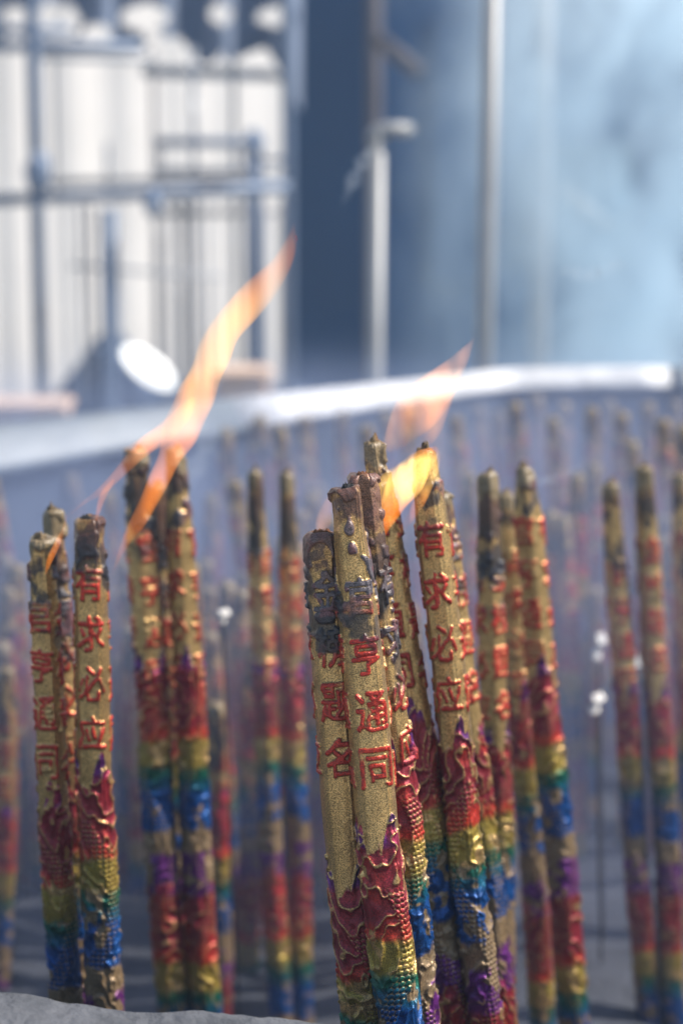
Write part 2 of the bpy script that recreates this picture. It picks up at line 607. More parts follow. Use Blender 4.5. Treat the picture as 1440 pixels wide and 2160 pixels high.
    for a in range(nring):
        f = a / (nring - 1)
        ring = []
        for k in range(kk):
            t = 2 * math.pi * k / kk
            nn = mnoise.noise(Vector((math.cos(t) * 2.2 + seed, math.sin(t) * 2.2, f * 1.5 + seed * 0.37)))
            rr_ = r_in * (1.0 - 0.55 * f ** 2.4) * (1 + 0.22 * nn)
            z = 0.0035 - hh * f * (1 + 0.7 * nn + (0.5 * math.cos(t + seed)))
            if f == 1: z += 0.0008
            ring.append(bm.verts.new(cc + d * z + e1v * rr_ * math.cos(t) + e2v * rr_ * math.sin(t)))
        if prev:
            for k in range(kk):
                k2 = (k + 1) % kk
                bm.faces.new((prev[k], prev[k2], ring[k2], ring[k]))
        prev = ring
    bm.faces.new(prev)
    bmesh.ops.recalc_face_normals(bm, faces=bm.faces)
    me2 = bpy.data.meshes.new("burnt_tip")
    bm.to_mesh(me2); bm.free()
    link("burnt_tip", me2, M_ASH if cap == 'ash' else (M_CHAR if cap == 'char' else M_EMBER), root)
    return root


M_EMBER = surf("scorched_ash", (0.32, 0.14, 0.07), 0.9, 0, 500, 0.3, 0.6, 900, spec=0.2)

G_FRONT = "dragon incense sticks in the burner"
T1 = "官亨通同"; T2 = "金榜题名"; T3 = "有求必应"

# hero cluster
make_stick("sharp gold stick carved 金榜题名, left and shortest of the front three", (676, 1122), (762, 2160), 1.30, 1.34, 91,
           [T2, T1, T3], 0.0185, 0.188, 11, 0.00042, soot=(0.008, 0.016), burn=0.058, phase=0.12, group=G_FRONT, cap='ember', taper=0.84)
make_stick("sharpest gold stick in front with a black charred hole in its tip", (728, 1026), (843, 2160), 1.285, 1.32, 97,
           [T1, T3, T2], 0.047, 0.186, 5, 0.00040, soot=(0.0, 0.016), burn=0.074, phase=0.20, group=G_FRONT, cap='char', taper=0.76)
make_stick("reddish brown scorched stick standing behind the charred front stick", (766, 1000), (888, 2160), 1.318, 1.385, 84,
           [T3, T2, T1], 0.05, 0.150, 23, 0.00055, soot=(0.030, 0.085), burn=0.105, phase=1.1, group=G_FRONT, cap='ember', taper=0.80)
# cluster just behind
make_stick("gold stick with a faceted tan tip just behind the front trio", (786, 930), (962, 2160), 1.41, 1.46, 78,
           [T1, T2, T3], 0.032, 0.160, 31, 0.0008, soot=(0.014, 0.020), burn=0.045, phase=-0.55, group=G_FRONT, taper=0.62)
make_stick("gold stick carved 必应 above a bright blue band, right of the front trio", (893, 948), (1022, 2160), 1.405, 1.455, 78,
           [T3, T1, T2], 0.040, 0.166, 45, 0.0008, soot=(0.0, 0.001), burn=0.03, phase=-0.15, group=G_FRONT, taper=0.72)
make_stick("stick almost hidden behind the one carved 必应 right of the front trio", (930, 1040), (1062, 2160), 1.52, 1.57, 62,
           [T2, T1, T3], 0.02, 0.150, 52, 0.0012, burn=0.05, phase=0.9, group=G_FRONT)
# left cluster
make_stick("leftmost stick of the left trio, grey tip above black soot", (86, 1134), (140, 2160), 1.47, 1.52, 70,
           [T1, T2, T3], 0.035, 0.158, 61, 0.0008, soot=(0.014, 0.030), burn=0.045, phase=-0.32, group=G_FRONT, taper=0.86)
make_stick("taller narrow stick with round grey tip between the left trio", (112, 1076), (184, 2160), 1.55, 1.60, 58,
           [T3, T2, T1], 0.05, 0.165, 67, 0.0012, soot=(0.020, 0.075), burn=0.09, phase=0.6, group=G_FRONT, taper=0.92)
make_stick("stick carved 有求必应 with flat blackened top, right of the left trio", (187, 1092), (218, 2160), 1.46, 1.51, 80,
           [T3, T1, T2], 0.027, 0.152, 73, 0.0008, soot=(0.0, 0.024), burn=0.032, phase=0.05, group=G_FRONT, cap='char', taper=0.86)
# mid left pair behind the flame
make_stick("stick behind the big flame, left of the middle pair", (287, 945), (366, 2160), 1.74, 1.79, 70,
           [T1, T3, T2], 0.060, 0.152, 82, 0.0010, soot=(0.016, 0.045), burn=0.055, phase=0.5, group=G_FRONT, taper=0.74)
make_stick("stick with orange lit tip under the big flame, right of the middle pair", (370, 945), (437, 2160), 1.74, 1.79, 66,
           [T3, T1, T2], 0.055, 0.152, 88, 0.0010, soot=(0.014, 0.026), burn=0.05, phase=-0.6, group=G_FRONT, taper=0.70)
make_stick("dark sooty stick hidden between the middle pair under the flame", (333, 1020), (404, 2160), 1.82, 1.87, 56,
           [T2, T3, T1], 0.04, 0.150, 93, 0.0014, soot=(0.0, 0.07), burn=0.08, phase=0.5, group=G_FRONT)
# pair left of centre, further back
make_stick("blurred stick with black neck, left one of the pair left of centre", (536, 992), (590, 2160), 1.95, 2.0, 52,
           [T1, T2, T3], 0.062, 0.158, 101, 0.0016, soot=(0.014, 0.050), burn=0.06, phase=0.9, group=G_FRONT, taper=0.72)
make_stick("blurred stick with black neck, right one of the pair left of centre", (604, 996), (638, 2160), 1.97, 2.02, 52,
           [T2, T2, T3], 0.066, 0.160, 107, 0.0016, soot=(0.018, 0.055), burn=0.065, phase=0.7, group=G_FRONT, taper=0.72)
# right cluster
make_stick("bright gold stick with black soot streak, left of the right trio", (1027, 996), (1060, 2160), 1.68, 1.73, 62,
           [T2, T1, T3], 0.060, 0.184, 113, 0.0010, soot=(0.020, 0.070), burn=0.08, phase=0.85, group=G_FRONT, taper=0.80)
make_stick("thin stick standing behind between the right trio", (1064, 1040), (1146, 2160), 1.82, 1.87, 56,
           [T3, T1, T2], 0.04, 0.150, 119, 0.0014, burn=0.03, phase=0.2, group=G_FRONT)
make_stick("leaning stick with broad red and yellow bands, right of the right trio", (1102, 984), (1212, 2160), 1.76, 1.81, 66,
           [T1, T3, T2], 0.034, 0.146, 127, 0.0010, soot=(0.014, 0.020), burn=0.026, phase=-0.5, group=G_FRONT, taper=0.62)
# far right pair
make_stick("blurred stick with grey square tip, left of the far right pair", (1286, 1018), (1368, 2160), 2.0, 2.05, 54,
           [T1, T2, T3], 0.062, 0.170, 131, 0.0018, soot=(0.018, 0.045), burn=0.06, phase=0.2, group=G_FRONT, taper=0.8)
make_stick("blurred stick with tall grey tip, right of the far right pair", (1357, 984), (1426, 2160), 2.0, 2.05, 56,
           [T2, T3, T1], 0.056, 0.186, 137, 0.0018, soot=(0.020, 0.042), burn=0.05, phase=0.2, group=G_FRONT, taper=0.8)
make_stick("blurred red stick cut by the right edge of the photo", (1432, 1000), (1478, 2160), 2.2, 2.25, 47,
           [T3, T2, T1], 0.05, 0.160, 139, 0.0018, burn=0.04, phase=0.2, group=G_FRONT)

# the crowd of sticks further back in the burner
G_BACK = "blurred incense sticks crowded at the back of the burner"
rs = random.Random(4)
back = []
LBL_SIDE = lambda px: ("far left" if px < 200 else "left" if px < 520 else "middle" if px < 880 else "right" if px < 1180 else "far right")
xs = [(18, 1240, 2.3), (-20, 1010, 2.5), (60, 985, 2.8), (150, 1000, 2.75), (262, 1180, 2.4), (240, 985, 2.85), (345, 965, 2.9),
      (440, 1240, 2.35), (478, 905, 2.7), (512, 1200, 2.45), (548, 880, 2.85), (655, 1040, 2.5), (640, 880, 2.9), (720, 870, 2.95),
      (700, 1140, 2.3), (812, 870, 2.85), (862, 860, 2.7), (960, 880, 2.75), (990, 1000, 2.5), (905, 850, 3.0), (1050, 870, 2.95),
      (1085, 850, 2.75), (1130, 835, 3.02), (1165, 880, 2.7), (1190, 850, 2.95), (1215, 1000, 2.45), (1245, 860, 2.75), (1250, 980, 2.6),
      (1285, 845, 3.0), (1310, 870, 2.75), (1330, 930, 2.6), (1365, 850, 2.9), (1395, 885, 2.7), (1425, 845, 3.0), (1440, 900, 2.6),
      (1160, 1080, 2.4), (1010, 860, 3.05), (770, 900, 2.7), (590, 900, 2.7), (1470, 880, 2.8)]
for k_ in range(84):
    D_ = rs.uniform(2.0, 2.45) if k_ % 2 else rs.uniform(2.3, 2.95)
    px_ = rs.uniform(430, 1500) if k_ % 3 else rs.uniform(-40, 470)
    if 1180 < px_ < 1400 and D_ < 2.3: D_ += 0.2
    xs.append((px_, rs.uniform(845, 1060) + (90 if px_ < 430 else 0) + (3.0 - D_) * (240 + 240 * rs.random()), D_))
proto = []
for k in range(5):
    t = make_stick("x", (900, 860), (940, 2100), 2.8, 2.9, 40 + 3 * (k % 3), [T1, T2, T3], 0.03, 0.045 + 0.026 * k, 200 + 7 * k, 0.0025,
                   burn=0.04, phase=k * 1.3, group=G_BACK, tone=1.0)
    proto.append(t)
words = {"far left": [], "left": [], "middle": [], "right": [], "far right": []}
for i, (px, py, D) in enumerate(xs):
    src = proto[i % 5]
    if i < 5:
        r = src
    else:
        r = src.copy(); COL.objects.link(r)
        for ch in src.children:
            c = ch.copy(); COL.objects.link(c); c.parent = r
    p = at(px, py, D)
    lean = Vector((rs.uniform(-0.05, 0.13), rs.uniform(-0.08, 0.05), -1)).normalized()
    base = p + lean * ((ASH_Z - 0.02 - p.z) / lean.z)
    r['_b'] = i
    r.location = base
    # stretch is never used: the stick is turned about its foot and sunk to its height
    src_top = at(900, 860, 2.8); src_bot = at(940, 2100, 2.9)
    sd = (src_bot - src_top).normalized()
    r.rotation_mode = 'QUATERNION'
    from mathutils import Quaternion
    q = sd.rotation_difference(lean)
    r.rotation_quaternion = q
    Lsrc = (ASH_Z - 0.02 - src_top.z) / sd.z
    need = (base - p).length
    r.location = p + lean * Lsrc
    r.rotation_quaternion = q @ Quaternion(sd, rs.uniform(0, 6.28))
    words[LBL_SIDE(px)].append((D, px, r))
    del r['_b']
for side, lst in words.items():
    lst.sort(key=lambda t: t[1])
    nth_ = ["first", "second", "third", "fourth", "fifth", "sixth", "seventh", "eighth", "ninth", "tenth",
            "eleventh", "twelfth", "thirteenth", "fourteenth", "fifteenth", "sixteenth", "seventeenth", "eighteenth",
            "nineteenth", "twentieth", "twenty-first", "twenty-second", "twenty-third", "twenty-fourth", "twenty-fifth",
            "twenty-sixth", "twenty-seventh", "twenty-eighth", "twenty-ninth", "thirtieth", "thirty-first", "thirty-second"] + ["%d%s" % (q_, {1: "st", 2: "nd", 3: "rd"}.get(q_ % 10, "th")) for q_ in range(33, 80)]
    for n_, (D, px, r) in enumerate(lst):
        r['label'] = f"{nth_[n_]} blurred stick from the left in the {side} part of the back crowd"
        r['category'] = "incense stick"; r['group'] = G_BACK

# ------------------------------------------------------------------ the burner
RIM_Z = CAM_H - 0.492
burner = empty("incense_burner", (0.1, 2.0, 0))
tag(burner, "large open metal incense burner with a pale sunlit rim full of sticks", "incense burner")
plan = [(-0.80, 1.24), (-0.82, 1.75), (-0.62, 2.40), (-0.380, 2.645), (-0.126, 2.875), (0.150, 3.10), (0.24, 3.155), (0.435, 3.17), (0.52, 3.12), (0.95, 2.6), (0.98, 1.24)]


def loft(name, prof, pts, mat, parent, closed=False, smooth=False, sc=None, zc=0):
    """prof: list of (outward, z); pts: plan polyline"""
    vs, fs = [], []
    n = len(pts)
    for i, (x, y) in enumerate(pts):
        a = Vector(pts[max(0, i - 1)]); b = Vector(pts[min(n - 1, i + 1)]); c = Vector((x, y))
        t1 = (c - a).normalized() if i > 0 else (b - c).normalized()
        t2 = (b - c).normalized() if i < n - 1 else t1
        t = (t1 + t2).normalized()
        nrm = Vector((-t.y, t.x))
        k = 1 / max(0.5, t.dot(t1))
        for (o, z) in prof:
            f_ = sc(x) if sc else 1
            vs.append((x + nrm.x * o * k * f_, y + nrm.y * o * k * f_, zc + (z - zc) * f_))
    m = len(prof)
    for i in range(n - 1):
        for j in range(m):
            j2 = (j + 1) % m
            fs.append((i * m + j, i * m + j2, (i + 1) * m + j2, (i + 1) * m + j))
    fs.append(tuple(range(m)))
    fs.append(tuple(reversed([(n - 1) * m + j for j in range(m)])))
    me = pymesh(name, vs, fs)
    bm = bmesh.new(); bm.from_mesh(me)
    bmesh.ops.recalc_face_normals(bm, faces=bm.faces)
    bm.to_mesh(me); bm.free()
    o = link(name, me, mat, parent, smooth)
    if parent: o.location = -Vector(parent.location)
    return o


def bez(pts, k=5):
    out = []
    n = len(pts)
    for i in range(n - 1):
        p0 = Vector(pts[max(0, i - 1)]); p1 = Vector(pts[i]); p2 = Vector(pts[i + 1]); p3 = Vector(pts[min(n - 1, i + 2)])
        for j in range(k):
            t = j / k
            out.append(0.5 * ((2 * p1) + (-p0 + p2) * t + (2 * p0 - 5 * p1 + 4 * p2 - p3) * t * t + (-p0 + 3 * p1 - 3 * p2 + p3) * t ** 3))
    out.append(Vector(pts[-1]))
    return out


cprof = [(-0.022, RIM_Z - 0.024), (-0.024, RIM_Z - 0.018), (-0.021, RIM_Z - 0.012), (-0.010, RIM_Z + 0.002), (0.006, RIM_Z + 0.018), (0.013, RIM_Z + 0.024),
         (0.020, RIM_Z + 0.026), (0.026, RIM_Z + 0.023), (0.028, RIM_Z + 0.016), (0.028, RIM_Z - 0.018), (0.024, RIM_Z - 0.024)]
rail_pts = [tuple(p) for p in bez(plan, 4)]
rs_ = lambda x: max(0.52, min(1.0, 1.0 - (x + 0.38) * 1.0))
loft("rim", cprof, rail_pts[:17], M_RIMSHADE, burner, smooth=True, sc=rs_, zc=RIM_Z)  # left stretch: its dimness is painted in grey
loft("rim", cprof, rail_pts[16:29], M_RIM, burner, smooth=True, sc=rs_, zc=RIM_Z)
loft("rim", cprof, rail_pts[28:], M_RIMSHADE, burner, smooth=True, sc=rs_, zc=RIM_Z)  # right end: painted grey where the bright highlight stops
loft("wall", [(-0.006, 0.30), (-0.006, RIM_Z - 0.012), (0.006, RIM_Z - 0.012), (0.006, 0.30)], rail_pts, M_WALLIN, burner)
# legs
for (x, y) in ((-0.5, 1.75), (0.85, 2.5), (0.9, 1.4), (-0.56, 1.36)):
    bm = bmesh.new()
    box_bm(bm, (x, y, 0.15), (0.07, 0.07, 0.30), bev=0.008)
    bm_obj("leg", bm, M_WALLIN, burner)
# ash bed
bm = bmesh.new()
N = 60
gx = np.linspace(-0.82, 0.98, N); gy = np.linspace(1.22, 3.16, N)
grid = []
inner = [Vector(p) for p in rail_pts]


def inside(x, y):
    c = False
    poly = inner
    j = len(poly) - 1
    for i in range(len(poly)):
        if ((poly[i].y > y) != (poly[j].y > y)) and (x < (poly[j].x - poly[i].x) * (y - poly[i].y) / (poly[j].y - poly[i].y) + poly[i].x):
            c = not c
        j = i
    return c


vv = {}
for i, x in enumerate(gx):
    for j, y in enumerate(gy):
        z = ASH_Z + 0.02 * mnoise.fractal(Vector((x * 7, y * 7, 0)), 1.0, 2.0, 4)
        vv[i, j] = bm.verts.new((x, y, z))
for i in range(N - 1):
    for j in range(N - 1):
        cx = (gx[i] + gx[i + 1]) / 2; cy_ = (gy[j] + gy[j + 1]) / 2
        if inside(cx, cy_) or cy_ < 1.3:
            bm.faces.new((vv[i, j], vv[i + 1, j], vv[i + 1, j + 1], vv[i, j + 1]))
for v in list(bm.verts):
    if not v.link_faces: bm.verts.remove(v)
o = bm_obj("ash_bed", bm, M_ASHBED, None, True)
tag(o, kind="stuff")
bm = bmesh.new()
box_bm(bm, (0.15, 2.1, 0.31), (1.3, 1.5, 0.02))
bm_obj("floor_plate", bm, M_WALLIN, burner)

# front stone ledge (its far edge crosses the lower left corner of the photo)
E0 = at(-260, 2052, 1.235); E1 = at(0, 2078, 1.235); E2 = at(240, 2106, 1.235); E3 = at(480, 2123, 1.235); E4 = at(760, 2155, 1.235); E5 = at(1500, 2275, 1.235)
edge = [Vector((-1.0, E0.y, E0.z + 0.02)), E0, E1, E2, E3, E4, E5, Vector((1.05, E5.y, E5.z - 0.02))]
bm = bmesh.new()
nx = 420
rows = []
pr = [(0.0, -0.55), (0.0, -0.20), (0.0, -0.10), (0.0, -0.05), (0.0, -0.03), (-0.0006, -0.018), (-0.0016, -0.008), (-0.004, -0.0025), (-0.008, 0.0)] + \
     [(-0.008 - 0.1 * (k / 22), 0.0 - 0.004 * (k / 22)) for k in range(1, 23)] + [(-0.112, -0.02), (-0.114, -0.2), (-0.114, -0.55)]
for i in range(nx):
    t = i / (nx - 1)
    x = -1.0 + 2.05 * t
    k = 0
    while k < len(edge) - 2 and edge[k + 1].x < x: k += 1
    f = (x - edge[k].x) / (edge[k + 1].x - edge[k].x)
    zz = edge[k].z * (1 - f) + edge[k + 1].z * f
    yy = edge[k].y * (1 - f) + edge[k + 1].y * f
    ring = []
    for (oy, oz) in pr:
        p = Vector((x, yy + oy, zz + oz))
        s = mnoise.fractal(p * 14, 1.0, 2.0, 5) * 0.0040 + mnoise.fractal(p * 70, 1.0, 2.0, 3) * 0.0008
        crack = -0.002 * max(0, 1 - abs(mnoise.noise(p * 9 + Vector((3, 1, 0)))) * 14)
        p += Vector((0, s * 0.7, s * 0.9 + (crack if oy < -0.004 else 0)))
        ring.append(bm.verts.new(p))
    rows.append(ring)
for i in range(nx - 1):
    for j in range(len(pr) - 1):
        bm.faces.new((rows[i][j], rows[i][j + 1], rows[i + 1][j + 1], rows[i + 1][j]))
bm.faces.new(rows[0]); bm.faces.new(list(reversed(rows[-1])))
bmesh.ops.recalc_face_normals(bm, faces=bm.faces)
o = bm_obj("stone_ledge", bm, M_STONE, None, True)
tag(o, "rough grey stone ledge crossing the bottom left corner in front of the sticks", "ledge")

# ------------------------------------------------------------------ ground
me = pymesh("ground", [(-600, -600, 0), (600, -600, 0), (600, 600, 0), (-600, 600, 0)], [(0, 1, 2, 3)])
tag(link("ground", me, M_GROUND, None, False), kind="structure")


# ------------------------------------------------------------------ background buildings
def xat(px, D): return (px - 720) / FPX * D


# white clad building on the left, its front turned towards the sun
wb = empty("white_building", (-2.0, 5.2, 0))
tag(wb, "bright white building with ribbed cladding behind the slate frames on the left", "building")
bm = bmesh.new()
ang = rad(-38)          # wall runs from near-left to far-right
ca_, sa_ = math.cos(ang), math.sin(ang)
p_end = Vector((xat(632, 6.3), 6.22, 0))
nrib = 30
vs = []
for i in range(nrib * 4 + 1):
    t = i * 0.04
    dep = (0.0, 0.0, 0.009, 0.009)[i % 4] * (0.4 + 1.2 * (((i // 4) * 7919) % 13) / 13)
    # direction along the wall: towards left and towards the camera
    x = p_end.x - t * 0.80
    y = p_end.y - t * 0.0 + dep * 0.0
    vs.append((x, p_end.y - t * 0.55 + dep))
ring = []
for (x, y) in vs:
    ring.append((bm.verts.new((x, y, 0)), bm.verts.new((x, y, 5.5))))
for a, b in zip(ring[:-1], ring[1:]):
    bm.faces.new((a[0], b[0], b[1], a[1]))
# thickness: back wall
bk = [(vs[-1][0], vs[-1][1] + 0.5), (vs[0][0], vs[0][1] + 0.5)]
q = [(bm.verts.new((x, y, 0)), bm.verts.new((x, y, 5.5))) for x, y in bk]
bm.faces.new((ring[-1][0], q[0][0], q[0][1], ring[-1][1]))
bm.faces.new((q[0][0], q[1][0], q[1][1], q[0][1]))
bm.faces.new((q[1][0], ring[0][0], ring[0][1], q[1][1]))
bmesh.ops.recalc_face_normals(bm, faces=bm.faces)
bm_obj("wall", bm, M_WHITE, wb)

# slate frame rack in front of it
DF = 4.7
fr = empty("slate_frame", (xat(300, DF), DF, 0))
tag(fr, "slate blue metal frame of uprights and crossbars before the white building", "frame")


def bar(pts, r, mat, parent, name, flat=1.0, seg=10):
    bm = bmesh.new()
    tube_bm(bm, pts, r, seg, flat)
    return bm_obj(name, bm, mat, parent, True)


def P(px, py, D=DF): return at(px, py, D)


def vbar(px, D, r, mat, parent, name="upright", y0=None, y1=None):
    """vertical bar standing at the place seen at px; y0..y1 pixels or whole height"""
    ref = at(px, 500, D)
    z1 = 3.2 if y0 is None else at(px, y0, D).z
    z0 = 0.0 if y1 is None else at(px, y1, D).z
    return bar([Vector((ref.x, ref.y, z0)), Vector((ref.x, ref.y, (z0 + z1) / 2)), Vector((ref.x, ref.y, z1))], r, mat, parent, name)


vbar(80, DF, 0.014, M_FRAME, fr)
vbar(538, DF + 0.1, 0.015, M_FRAME, fr, y0=280)
vbar(608, DF + 0.1, 0.012, M_FRAME, fr)
vbar(230, DF + 0.2, 0.018, M_FRAME, fr, y0=440)
vbar(330, DF + 0.4, 0.008, M_POLEDIM, fr, y0=100)
vbar(415, DF + 0.4, 0.009, M_POLEDIM, fr, y0=420)
vbar(-60, DF, 0.014, M_FRAME, fr)


rs3 = random.Random(21)
for k_ in range(15):
    px_ = rs3.uniform(110, 600)
    ya_ = rs3.choice((100, 300, 420, 430, 440)); yb_ = rs3.choice((400, 600, 820, 900)) if ya_ < 400 else None
    vbar(px_, DF + 0.15 + 0.12 * rs3.random(), rs3.uniform(0.003, 0.0075), rs3.choice((M_POLEDIM, M_FRAMEPALE)), fr, y0=ya_, y1=yb_)


def hbar(px0, px1, py, r, mat, D=DF, tilt=0):
    bar([P(px0, py, D), P((px0 + px1) / 2, py + tilt / 2, D), P(px1, py + tilt, D)], r, mat, fr, "crossbar")


hbar(-80, 300, 98, 0.011, M_FRAME)
hbar(-80, 612, 425, 0.012, M_FRAME, tilt=-30)
hbar(70, 560, 385, 0.007, M_POLEDIM, DF + 0.1, -10)
hbar(330, 560, 300, 0.009, M_FRAME, DF + 0.1)
hbar(540, 612, 338, 0.006, M_FRAME, DF + 0.1)
hbar(-80, 150, 62, 0.008, M_FRAME, DF + 0.1)
hbar(80, 330, 120, 0.006, M_FRAMEPALE, DF + 0.1, 6)
hbar(330, 612, 362, 0.008, M_FRAMEPALE, DF + 0.2, 5)
hbar(330, 612, 450, 0.006, M_POLEDIM, DF + 0.2, -4)
hbar(150, 470, 560, 0.004, M_FRAMEPALE, DF + 0.2, 25)
hbar(300, 612, 150, 0.012, M_FRAMEPALE, DF + 0.2, 10)
for (px, py, r) in ((82, 365, 0.032), (322, 425, 0.022), (535, 300, 0.020)):
    bm = bmesh.new()
    bmesh.ops.create_icosphere(bm, subdivisions=3, radius=r)
    c = P(px, py, DF - 0.03)
    for v in bm.verts:
        v.co.z *= 1.35; v.co.x *= 0.8
        v.co += v.co.normalized() * 0.006 * mnoise.noise(v.co * 60)
        v.co += c
    bm_obj("clamp", bm, M_FRAME, fr, True)

# awning with scalloped, gapped valance along the top
aw = empty("awning", P(300, 0, 4.85))
tag(aw, "dark slate awning with ragged lower edge above the white building", "awning")
bm = bmesh.new()
rs2 = random.Random(9)
holes = [(30, 35, 34, 22), (120, 45, 46, 40), (205, 72, 34, 22), (305, 38, 52, 30), (322, 75, 20, 16), (465, 30, 24, 24), (590, 32, 34, 22), (560, 38, 20, 14)]
NXA, NYA = 150, 40
g = {}
for i in range(NXA + 1):
    for j in range(NYA + 1):
        px = -120 + 755 * i / NXA
        edge_y = 92 + 14 * math.sin(px * 0.03) + (40 if 380 < px < 470 else 0) * math.sin((px - 380) / 90 * math.pi) + (22 if px > 470 else 0) - (30 if 10 < px < 60 else 0) + (max(0, px - 560) * 1.6)
        py = -260 + (edge_y + 260) * j / NYA
        p = P(px, py, 4.85)
        p.y += 0.03 * math.sin(px * 0.05) + 0.02 * mnoise.noise(p * 3)
        g[i, j] = (px, py, p)
vvv = {}
def gv(i, j, back):
    k = (i, j, back)
    if k not in vvv:
        p = g[i, j][2] + Vector((0, 0.02 if back else 0, 0))
        vvv[k] = bm.verts.new(p)
    return vvv[k]
keep = {}
for i in range(NXA):
    for j in range(NYA):
        px = (g[i, j][0] + g[i + 1, j][0]) / 2; py = (g[i, j][1] + g[i, j + 1][1]) / 2
        keep[i, j] = not any(((px - a) / c) ** 2 + ((py - b) / d_) ** 2 < 1 for a, b, c, d_ in holes)
for (i, j), k in keep.items():
    if not k: continue
    bm.faces.new((gv(i, j, 0), gv(i + 1, j, 0), gv(i + 1, j + 1, 0), gv(i, j + 1, 0)))
    bm.faces.new((gv(i, j + 1, 1), gv(i + 1, j + 1, 1), gv(i + 1, j, 1), gv(i, j, 1)))
    for (di, dj, a, b) in ((1, 0, (i + 1, j), (i + 1, j + 1)), (-1, 0, (i, j + 1), (i, j)), (0, 1, (i + 1, j + 1), (i, j + 1)), (0, -1, (i, j), (i + 1, j))):
        if not keep.get((i + di, j + dj), False):
            bm.faces.new((gv(*a, 0), gv(*a, 1), gv(*b, 1), gv(*b, 0)))
bmesh.ops.recalc_face_normals(bm, faces=bm.faces)
bm_obj("canopy", bm, M_LEAF, aw)

# dark blue building
DB = 6.4
bb_ = empty("blue_building", (xat(1500, DB), DB, 0))
tag(bb_, "dark blue painted building filling the middle and right background", "building")
bm = bmesh.new()
x0 = xat(640, DB); x1 = x0 + 4.2
box_bm(bm, ((x0 + x1) / 2, DB + 1.0, 2.4), (x1 - x0, 2.0, 4.8))
bm_obj("wall", bm, M_BLUEWALL, bb_)
bm = bmesh.new()
box_bm(bm, ((xat(612, DB - .1) + xat(765, DB - .1)) / 2, DB - 0.1, 2.4), (xat(765, DB) - xat(612, DB), 0.196, 4.8), bev=0.01)
bm_obj("pillar", bm, M_BLUEDARK, bb_)
for (a, b, ya, yb, m) in ((1090, 1150, 330, 560, M_BLUEDARK), (1165, 1325, 300, 560, M_BLUEPANEL), (905, 1000, 40, 600, M_BLUEWALL)):
    bm = bmesh.new()
    pa = at(a, ya, DB); pb = at(b, yb, DB)
    box_bm(bm, ((pa.x + pb.x) / 2, DB - 0.012, (pa.z + pb.z) / 2), (pb.x - pa.x, 0.03, pa.z - pb.z), bev=0.006)
    bm_obj("window", bm, m, bb_)

# poles
def pole(label, px, D, r, mat, y0, y1, name="pole", lean=0.0):
    t = empty(name, at(px, 500, D) * 1.0)
    tag(t, label, "pole")
    a = at(px, y0, D) if y0 is not None else at(px, -300, D)
    b = at(px, y1, D) if y1 is not None else Vector((a.x, a.y, 0))
    bar([Vector((a.x + lean, a.y, a.z)), Vector(((a.x * 2 + lean) / 2, a.y, (a.z + b.z) / 2)), Vector((a.x, a.y, b.z))], r, mat, t, "shaft", seg=16)
    return t


t1 = pole("tall pale grey pole rising behind the rim, right of centre", 1024, 3.33, 0.0122, M_POLE, None, None, lean=0.012)
t2 = pole("shorter pale pole with bent hook at its top, behind the rim", 783, 3.36, 0.0115, M_POLE, 272, None, lean=0.008)
a = at(786, 274, 3.6)
bm = bmesh.new()
tube_bm(bm, [at(787, 300, 3.36), at(790, 282, 3.36), at(806, 274, 3.36), at(840, 272, 3.36), at(862, 274, 3.38)], 0.0105, 12)
bm_obj("hook", bm, M_POLE, t2, True)
t3 = pole("wide dim grey pole with diagonal brace in the smoke on the right", 1152, 4.6, 0.019, M_POLEDIM, None, None)
bm = bmesh.new()
tube_bm(bm, [at(1180, 395, 4.6), at(1235, 440, 4.6), at(1290, 482, 4.6)], 0.012, 12)
bm_obj("brace", bm, M_POLE, t3, True)
t4 = pole("faint brown post with slanting strut at the top behind the hooked pole", 790, 5.4, 0.018, M_BROWN, None, None)
bm = bmesh.new()
tube_bm(bm, [at(795, 80, 5.4), at(840, 115, 5.4), at(885, 155, 5.4)], 0.018, 12)
bm_obj("strut", bm, M_BROWN, t4, True)

# stuff standing beyond the rim on the left
D1 = 5.0
st = empty("covered_stall", at(200, 850, D1))
tag(st, "dark cloth covered stall slumping under the bright dish, beyond the rim at left", "stall")
bm = bmesh.new()
prof = [(60, 905), (120, 838), (165, 775), (200, 738), (240, 752), (275, 800), (310, 842), (440, 858), (640, 862), (660, 905)]
for k, (dy, sc_) in enumerate(((0.0, 1.0), (0.10, 1.02), (0.35, 1.0), (0.45, 0.96))):
    pass
n = len(prof)
layers = []
for (dy, up) in ((-0.02, -0.02), (0.02, 0.0), (0.25, 0.01), (0.40, -0.03)):
    lay = []
    for (px, py) in prof:
        p = at(px, py, D1); p.y += dy; p.z += up
        lay.append(bm.verts.new(p))
    lay.append(bm.verts.new(Vector((at(660, 905, D1).x, at(660, 905, D1).y + dy, 0.0))))
    lay.append(bm.verts.new(Vector((at(95, 905, D1).x, at(95, 905, D1).y + dy, 0.0))))
    layers.append(lay)
m_ = n + 2
bm.faces.new(layers[0]); bm.faces.new(list(reversed(layers[-1])))
for a, b in zip(layers[:-1], layers[1:]):
    for k in range(m_):
        k2 = (k + 1) % m_
        bm.faces.new((a[k], b[k], b[k2], a[k2]))
bmesh.ops.recalc_face_normals(bm, faces=bm.faces)
bm_obj("cloth", bm, M_CLOTH, st)

